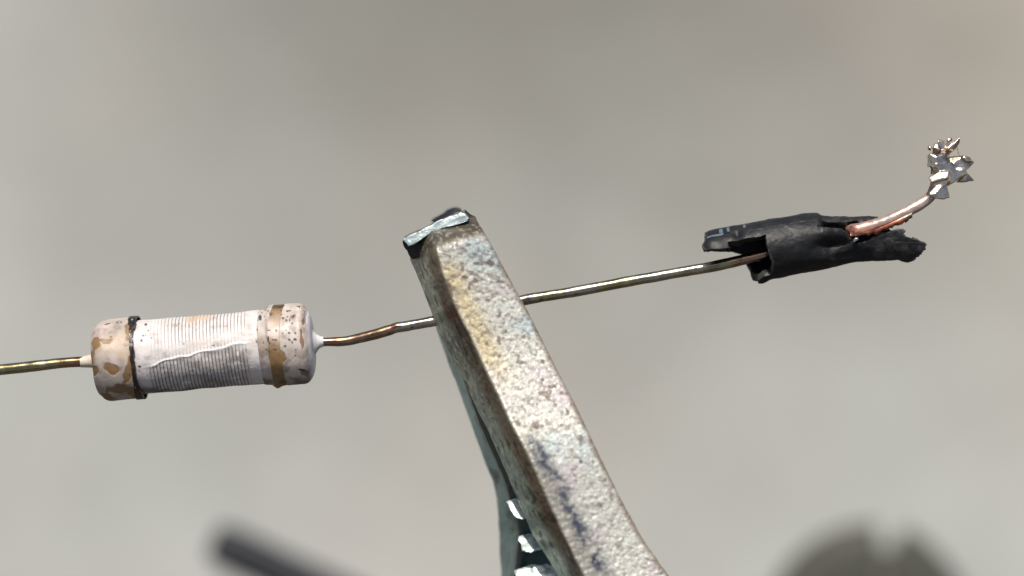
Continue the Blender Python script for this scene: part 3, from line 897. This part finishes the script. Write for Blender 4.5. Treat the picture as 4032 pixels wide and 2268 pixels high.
# ---------------------------------------------------------------- copper wire with its solder lump
wire = thing('copper_wire', P(3500, 880, -.05), 'short bent copper wire lying in the torn sleeve, tipped with a crumpled solder lump', 'wire')
def copper():
    path = [(3346, 908, -.062), (3390, 902, -.062), (3455, 882, -.055), (3530, 853, -.04), (3590, 822, -.03), (3645, 789, -.02), (3672, 760, -.02), (3690, 730, -.02)]
    V, s, ph = sweep([P(*p) for p in path], lambda s: np.interp(s, [0, .02, .06, .3, .7, 1], [20, 23.5, 25, 23, 23, 22]) * PX, 260, 48, .002, 24, 3)
    px, py = pix(V)
    # cut face slants towards the viewer, and is jagged
    V[..., 0] += np.clip(1 - s / .07, 0, 1) * np.cos(ph) * 15 * PX
    V[0] += (np.array([[-.003, .0, .004]]) * fbm(V[0] * 1, 60, 2, 3)[:, None])
    COP = srgb(236, 172, 148)
    c = np.zeros(V.shape) + COP
    tin = sst(.12, .42, s + .25 * fbm(V, 12, 3, 4) + .12 * np.sin(ph))
    c = mixc(c, srgb(196, 178, 166), tin * .9)
    c = mixc(c, srgb(190, 108, 82), (np.sin(ph) < -.35) * sst(-.2, .3, fbm(V, 18, 3, 5)) * (1 - sst(.6, .75, s)) * .9)
    c = mixc(c, srgb(96, 74, 64), freckles(V, 40, .5, 6) * .4)
    grid_obj('strand', V, M_copper, wire, c)
    # torn copper skin hanging along the underside
    n = 90
    t = np.linspace(0, 1, n)
    ax = np.interp(t, [0, 1], [3395, 3592]); ay = np.interp(t, [0, .35, .7, 1], [914, 893, 866, 838])
    hang = (6 + 13 * np.sin(t * math.pi) + 9 * fbm(np.column_stack([t * 9, t * 0, t * 0]), 2, 3, 4))
    hang[t > .86] += 8
    rows = []
    for k, (off, dd) in enumerate(((-6, -.073), (0, -.079), (.5, -.077), (1, -.066), (1, -.058), (.4, -.06), (-6, -.06))):
        yy = ay + (hang * off if off > 0 else off) + (6 if off >= 0 else 0)
        rows.append(Parr(ax, yy, dd + .018 * t * 1.6))
    G = np.array(rows).transpose(1, 0, 2)
    G = G + (.0015 * fbm(G, 40, 3, 9))[..., None]
    c = np.zeros(G.shape) + srgb(204, 124, 98)
    c = mixc(c, srgb(110, 60, 48), sst(0, .4, fbm(G, 24, 3, 12)))
    c = mixc(c, srgb(120, 110, 100), sst(.8, .9, t)[:, None] * np.ones((1, 7)))
    grid_obj('torn_skin', G, M_copper, wire, c)
    # tiny glint of tin under the cut end
    block('tin_crumb', [(3360, 945), (3368, 938), (3382, 934), (3384, 944), (3376, 952), (3363, 956)], -.07, -.03, M_solder, wire, srgb(206, 206, 190), seed=44, sub=6)
copper()

def lump_mat():
    m, nt, b = new_mat('melted_solder')
    N, L = nt.nodes, nt.links
    tc = N.new('ShaderNodeTexCoord')
    n = N.new('ShaderNodeTexNoise'); n.inputs['Scale'].default_value = 22; n.inputs['Detail'].default_value = 4
    r = N.new('ShaderNodeValToRGB')
    r.color_ramp.elements[0].position = .36; r.color_ramp.elements[1].position = .56
    r.color_ramp.elements[0].color = (.32, .22, .16, 1); r.color_ramp.elements[1].color = (.88, .76, .62, 1)
    L.new(tc.outputs['Object'], n.inputs['Vector']); L.new(n.outputs[0], r.inputs[0]); L.new(r.outputs[0], b.inputs['Base Color'])
    b.inputs['Metallic'].default_value = 1; b.inputs['Roughness'].default_value = .22
    n2 = N.new('ShaderNodeTexNoise'); n2.inputs['Scale'].default_value = 60; n2.inputs['Detail'].default_value = 3
    bp = N.new('ShaderNodeBump'); bp.inputs['Strength'].default_value = .4; bp.inputs['Distance'].default_value = .005
    L.new(tc.outputs['Object'], n2.inputs['Vector']); L.new(n2.outputs[0], bp.inputs['Height']); L.new(bp.outputs[0], b.inputs['Normal'])
    return m
M_lump = lump_mat()

def solder():
    import bmesh
    rng = np.random.default_rng(11)
    bm = bmesh.new()
    cols_ = []
    def shard(pts, jit=4, extra=8):
        """convex facetted lump through photograph points (x, y, depth cm, half thickness px)"""
        vs_ = []
        for (x, y, d, h) in pts:
            for sg in (-1, 1):
                vs_.append(P(x + rng.normal(0, jit * .5), y + rng.normal(0, jit * .5), d + sg * h * PX))
        for _ in range(extra):
            (x, y, d, h) = pts[rng.integers(len(pts))]
            (x2, y2, d2, h2) = pts[rng.integers(len(pts))]
            f = rng.random()
            vs_.append(P(x * f + x2 * (1 - f) + rng.normal(0, jit), y * f + y2 * (1 - f) + rng.normal(0, jit), d * f + d2 * (1 - f) + rng.choice([-1, 1]) * max(h, h2) * PX * 1.25))
        bv = [bm.verts.new(v - BASE['copper_wire']) for v in vs_]
        r = bmesh.ops.convex_hull(bm, input=bv)
        dead = [e for e in r['geom_interior'] if isinstance(e, bmesh.types.BMVert)] + [e for e in r['geom_unused'] if isinstance(e, bmesh.types.BMVert)]
        bmesh.ops.delete(bm, geom=list(set(dead)), context='VERTS')
    d = -.02
    shard([(3644, 766, d, 14), (3660, 735, d, 22), (3700, 720, d, 26), (3728, 728, d, 16), (3734, 760, d, 10), (3738, 782, d, 4), (3716, 790, d, 12), (3672, 780, d, 22)])
    shard([(3662, 728, d, 24), (3660, 694, d, 20), (3700, 676, d - .01, 28), (3745, 672, d, 26), (3740, 712, d, 22), (3712, 740, d - .01, 28)])
    shard([(3656, 698, d - .022, 8), (3690, 682, d - .026, 8), (3742, 672, d - .022, 8), (3730, 706, d - .034, 8), (3668, 720, d - .032, 8)], 1, 2)
    shard([(3652, 764, d - .030, 8), (3676, 736, d - .024, 8), (3716, 716, d - .020, 8), (3728, 726, d - .022, 6), (3700, 756, d - .032, 8), (3668, 774, d - .034, 8)], 1, 2)
    shard([(3664, 690, d + .01, 18), (3666, 650, d, 26), (3700, 640, d, 34), (3752, 640, d, 30), (3760, 668, d, 22), (3720, 690, d, 26)])
    shard([(3642, 646, d, 7), (3645, 614, d, 10), (3668, 606, d - .01, 18), (3676, 650, d, 18), (3660, 652, d, 12)])
    shard([(3650, 610, d, 10), (3680, 600, d, 26), (3730, 606, d, 30), (3740, 640, d, 30), (3680, 660, d, 26), (3664, 650, d, 16)])
    shard([(3672, 606, d - .02, 8), (3670, 582, d - .025, 10), (3684, 562, d - .02, 8), (3704, 574, d - .02, 9), (3708, 594, d - .03, 10), (3694, 606, d - .03, 8)], 2, 5)
    shard([(3648, 584, d, 4), (3656, 574, d, 6), (3668, 578, d, 8), (3666, 594, d, 8), (3652, 590, d, 5)], 2, 3)
    shard([(3690, 556, d + .02, 5), (3696, 549, d + .02, 4), (3720, 556, d + .02, 8), (3742, 560, d + .02, 8), (3736, 590, d + .02, 14), (3700, 590, d + .02, 12)], 2, 4)
    shard([(3732, 545, d + .03, 4), (3750, 543, d + .03, 4), (3748, 556, d + .03, 6), (3730, 560, d + .03, 8)], 2, 2)
    shard([(3716, 606, d - .01, 8), (3740, 572, d - .01, 9), (3782, 541, d - .01, 3), (3779, 566, d, 6), (3756, 594, d, 9), (3732, 612, d, 10)], 2, 4)
    shard([(3740, 618, d + .01, 12), (3775, 616, d + .01, 12), (3796, 611, d, 9), (3834, 638, d, 3), (3812, 662, d, 9), (3770, 668, d, 16), (3745, 650, d, 18)], 3, 6)
    shard([(3782, 622, d - .015, 6), (3794, 611, d - .015, 5), (3822, 622, d - .01, 5), (3833, 637, d - .005, 2), (3806, 640, d - .015, 7)], 2, 3)
    shard([(3744, 664, d, 18), (3808, 664, d, 10), (3806, 684, d, 10), (3760, 718, d, 14), (3738, 730, d, 14), (3730, 700, d, 18)], 3, 6)
    shard([(3770, 700, d + .02, 8), (3806, 676, d + .02, 8), (3818, 694, d + .02, 5), (3834, 709, d + .02, 2), (3792, 718, d + .02, 5), (3760, 718, d + .02, 8)], 2, 3)
    shard([(3764, 568, d + .015, 2), (3770, 566, d + .015, 2), (3780, 612, d + .015, 2), (3774, 614, d + .015, 2)], 0, 0)
    for _ in range(1):
        bmesh.ops.subdivide_edges(bm, edges=bm.edges[:], cuts=1, use_grid_fill=True)
    cc = np.array([v.co[:] for v in bm.verts])
    j = np.stack([fbm(cc, 24, 3, 90 + k) for k in range(3)], -1) * .004
    for v, dj in zip(bm.verts, j):
        v.co = v.co + Vector(dj)
    me = bpy.data.meshes.new('solder_lump')
    bmesh.ops.recalc_face_normals(bm, faces=bm.faces)
    bm.to_mesh(me); bm.free()
    me.materials.append(M_lump)
    o = bpy.data.objects.new('solder_lump', me); col.objects.link(o); o.parent = wire
    rm = o.modifiers.new('melt', 'REMESH'); rm.mode = 'VOXEL'; rm.voxel_size = .0026; rm.use_smooth_shade = True
    sm = o.modifiers.new('soften', 'SMOOTH'); sm.factor = .5; sm.iterations = 4
    o['label'] = 'crumpled shiny solder lump with pointed spikes'
solder()

# ---------------------------------------------------------------- blurred parts of the stand behind
def rod():
    D = 5.2
    t = thing('black_rod', P(2300, 2900, D), 'out of focus black rod with blunt end behind the clip, lower left', 'rod')
    pts = [P(838, 2130, D), P(900, 2157, D), P(1100, 2249, D), P(1500, 2430, D), P(2300, 2800, D), P(3250, 3230, D)]
    r0 = 86 * PX * (DIST + D) / DIST
    V, s, ph = sweep(pts, lambda s: r0 * np.interp(s, [0, .006, .02, 1], [.72, .9, 1, 1]), 120, 48, .004, 4, 2)
    c = np.zeros(V.shape) + srgb(46, 48, 52)
    grid_obj('rod_body', V, M_rod, t, c, cap=(False, True))
    # hollow blunt end
    W, s, ph = sweep([P(836, 2129, D), P(846, 2133, D), P(858, 2138, D)], lambda s: r0 * np.interp(s, [0, .5, 1], [.70, .8, .82]), 12, 48)
    grid_obj('rod_end', W, M_rod, t, np.zeros(W.shape) + srgb(24, 25, 28))
rod()

def knob():
    D = 6.0
    k = PX * (DIST + D) / DIST
    t = thing('stand_knob', P(3430, 3000, D + .2), 'out of focus dark grey round knob with notched top, lower right', 'knob')
    cx, cy, Rr = 3432, 2486, 428
    n = 480
    a = np.linspace(0, 2 * math.pi, n, endpoint=False)
    x = Rr * np.sin(a); y = Rr * np.cos(a)
    slot = sst(18, 40, x) * (1 - sst(104, 128, x)) * (y > 0)
    rr = Rr * (1 - .24 * slot) + 3 * np.sin(a * 3) - 26 * sst(.25, .8, a) * (a < 2)
    prof = [(.02, -.26), (.5, -.26), (.84, -.25), (.95, -.22), (1.0, -.14), (1.0, .14), (.95, .2), (.5, .22), (.02, .22)]
    rings = []
    for f, dd in prof:
        ring = np.column_stack([cx + np.sin(a) * rr * f, cy - np.cos(a) * rr * f, np.full(n, D + dd)])
        if dd < -.2:
            ring[:, 2] += .10 * slot * sst(.6, .9, f)
        rings.append(ring)
    Q = np.array(rings)
    V = Parr(Q[..., 0], Q[..., 1], Q[..., 2])
    grid_obj('knob_disc', V, M_knob, t, np.zeros(V.shape) + srgb(74, 74, 66))
    V, s, ph = sweep([P(cx, cy, D), P(cx, cy + 250, D + .3), P(cx, cy + 640, D + .3)], lambda s: 120 * k + 0 * s, 30, 32)
    grid_obj('knob_stem', V, M_knob, t, np.zeros(V.shape) + srgb(60, 60, 56))
knob()
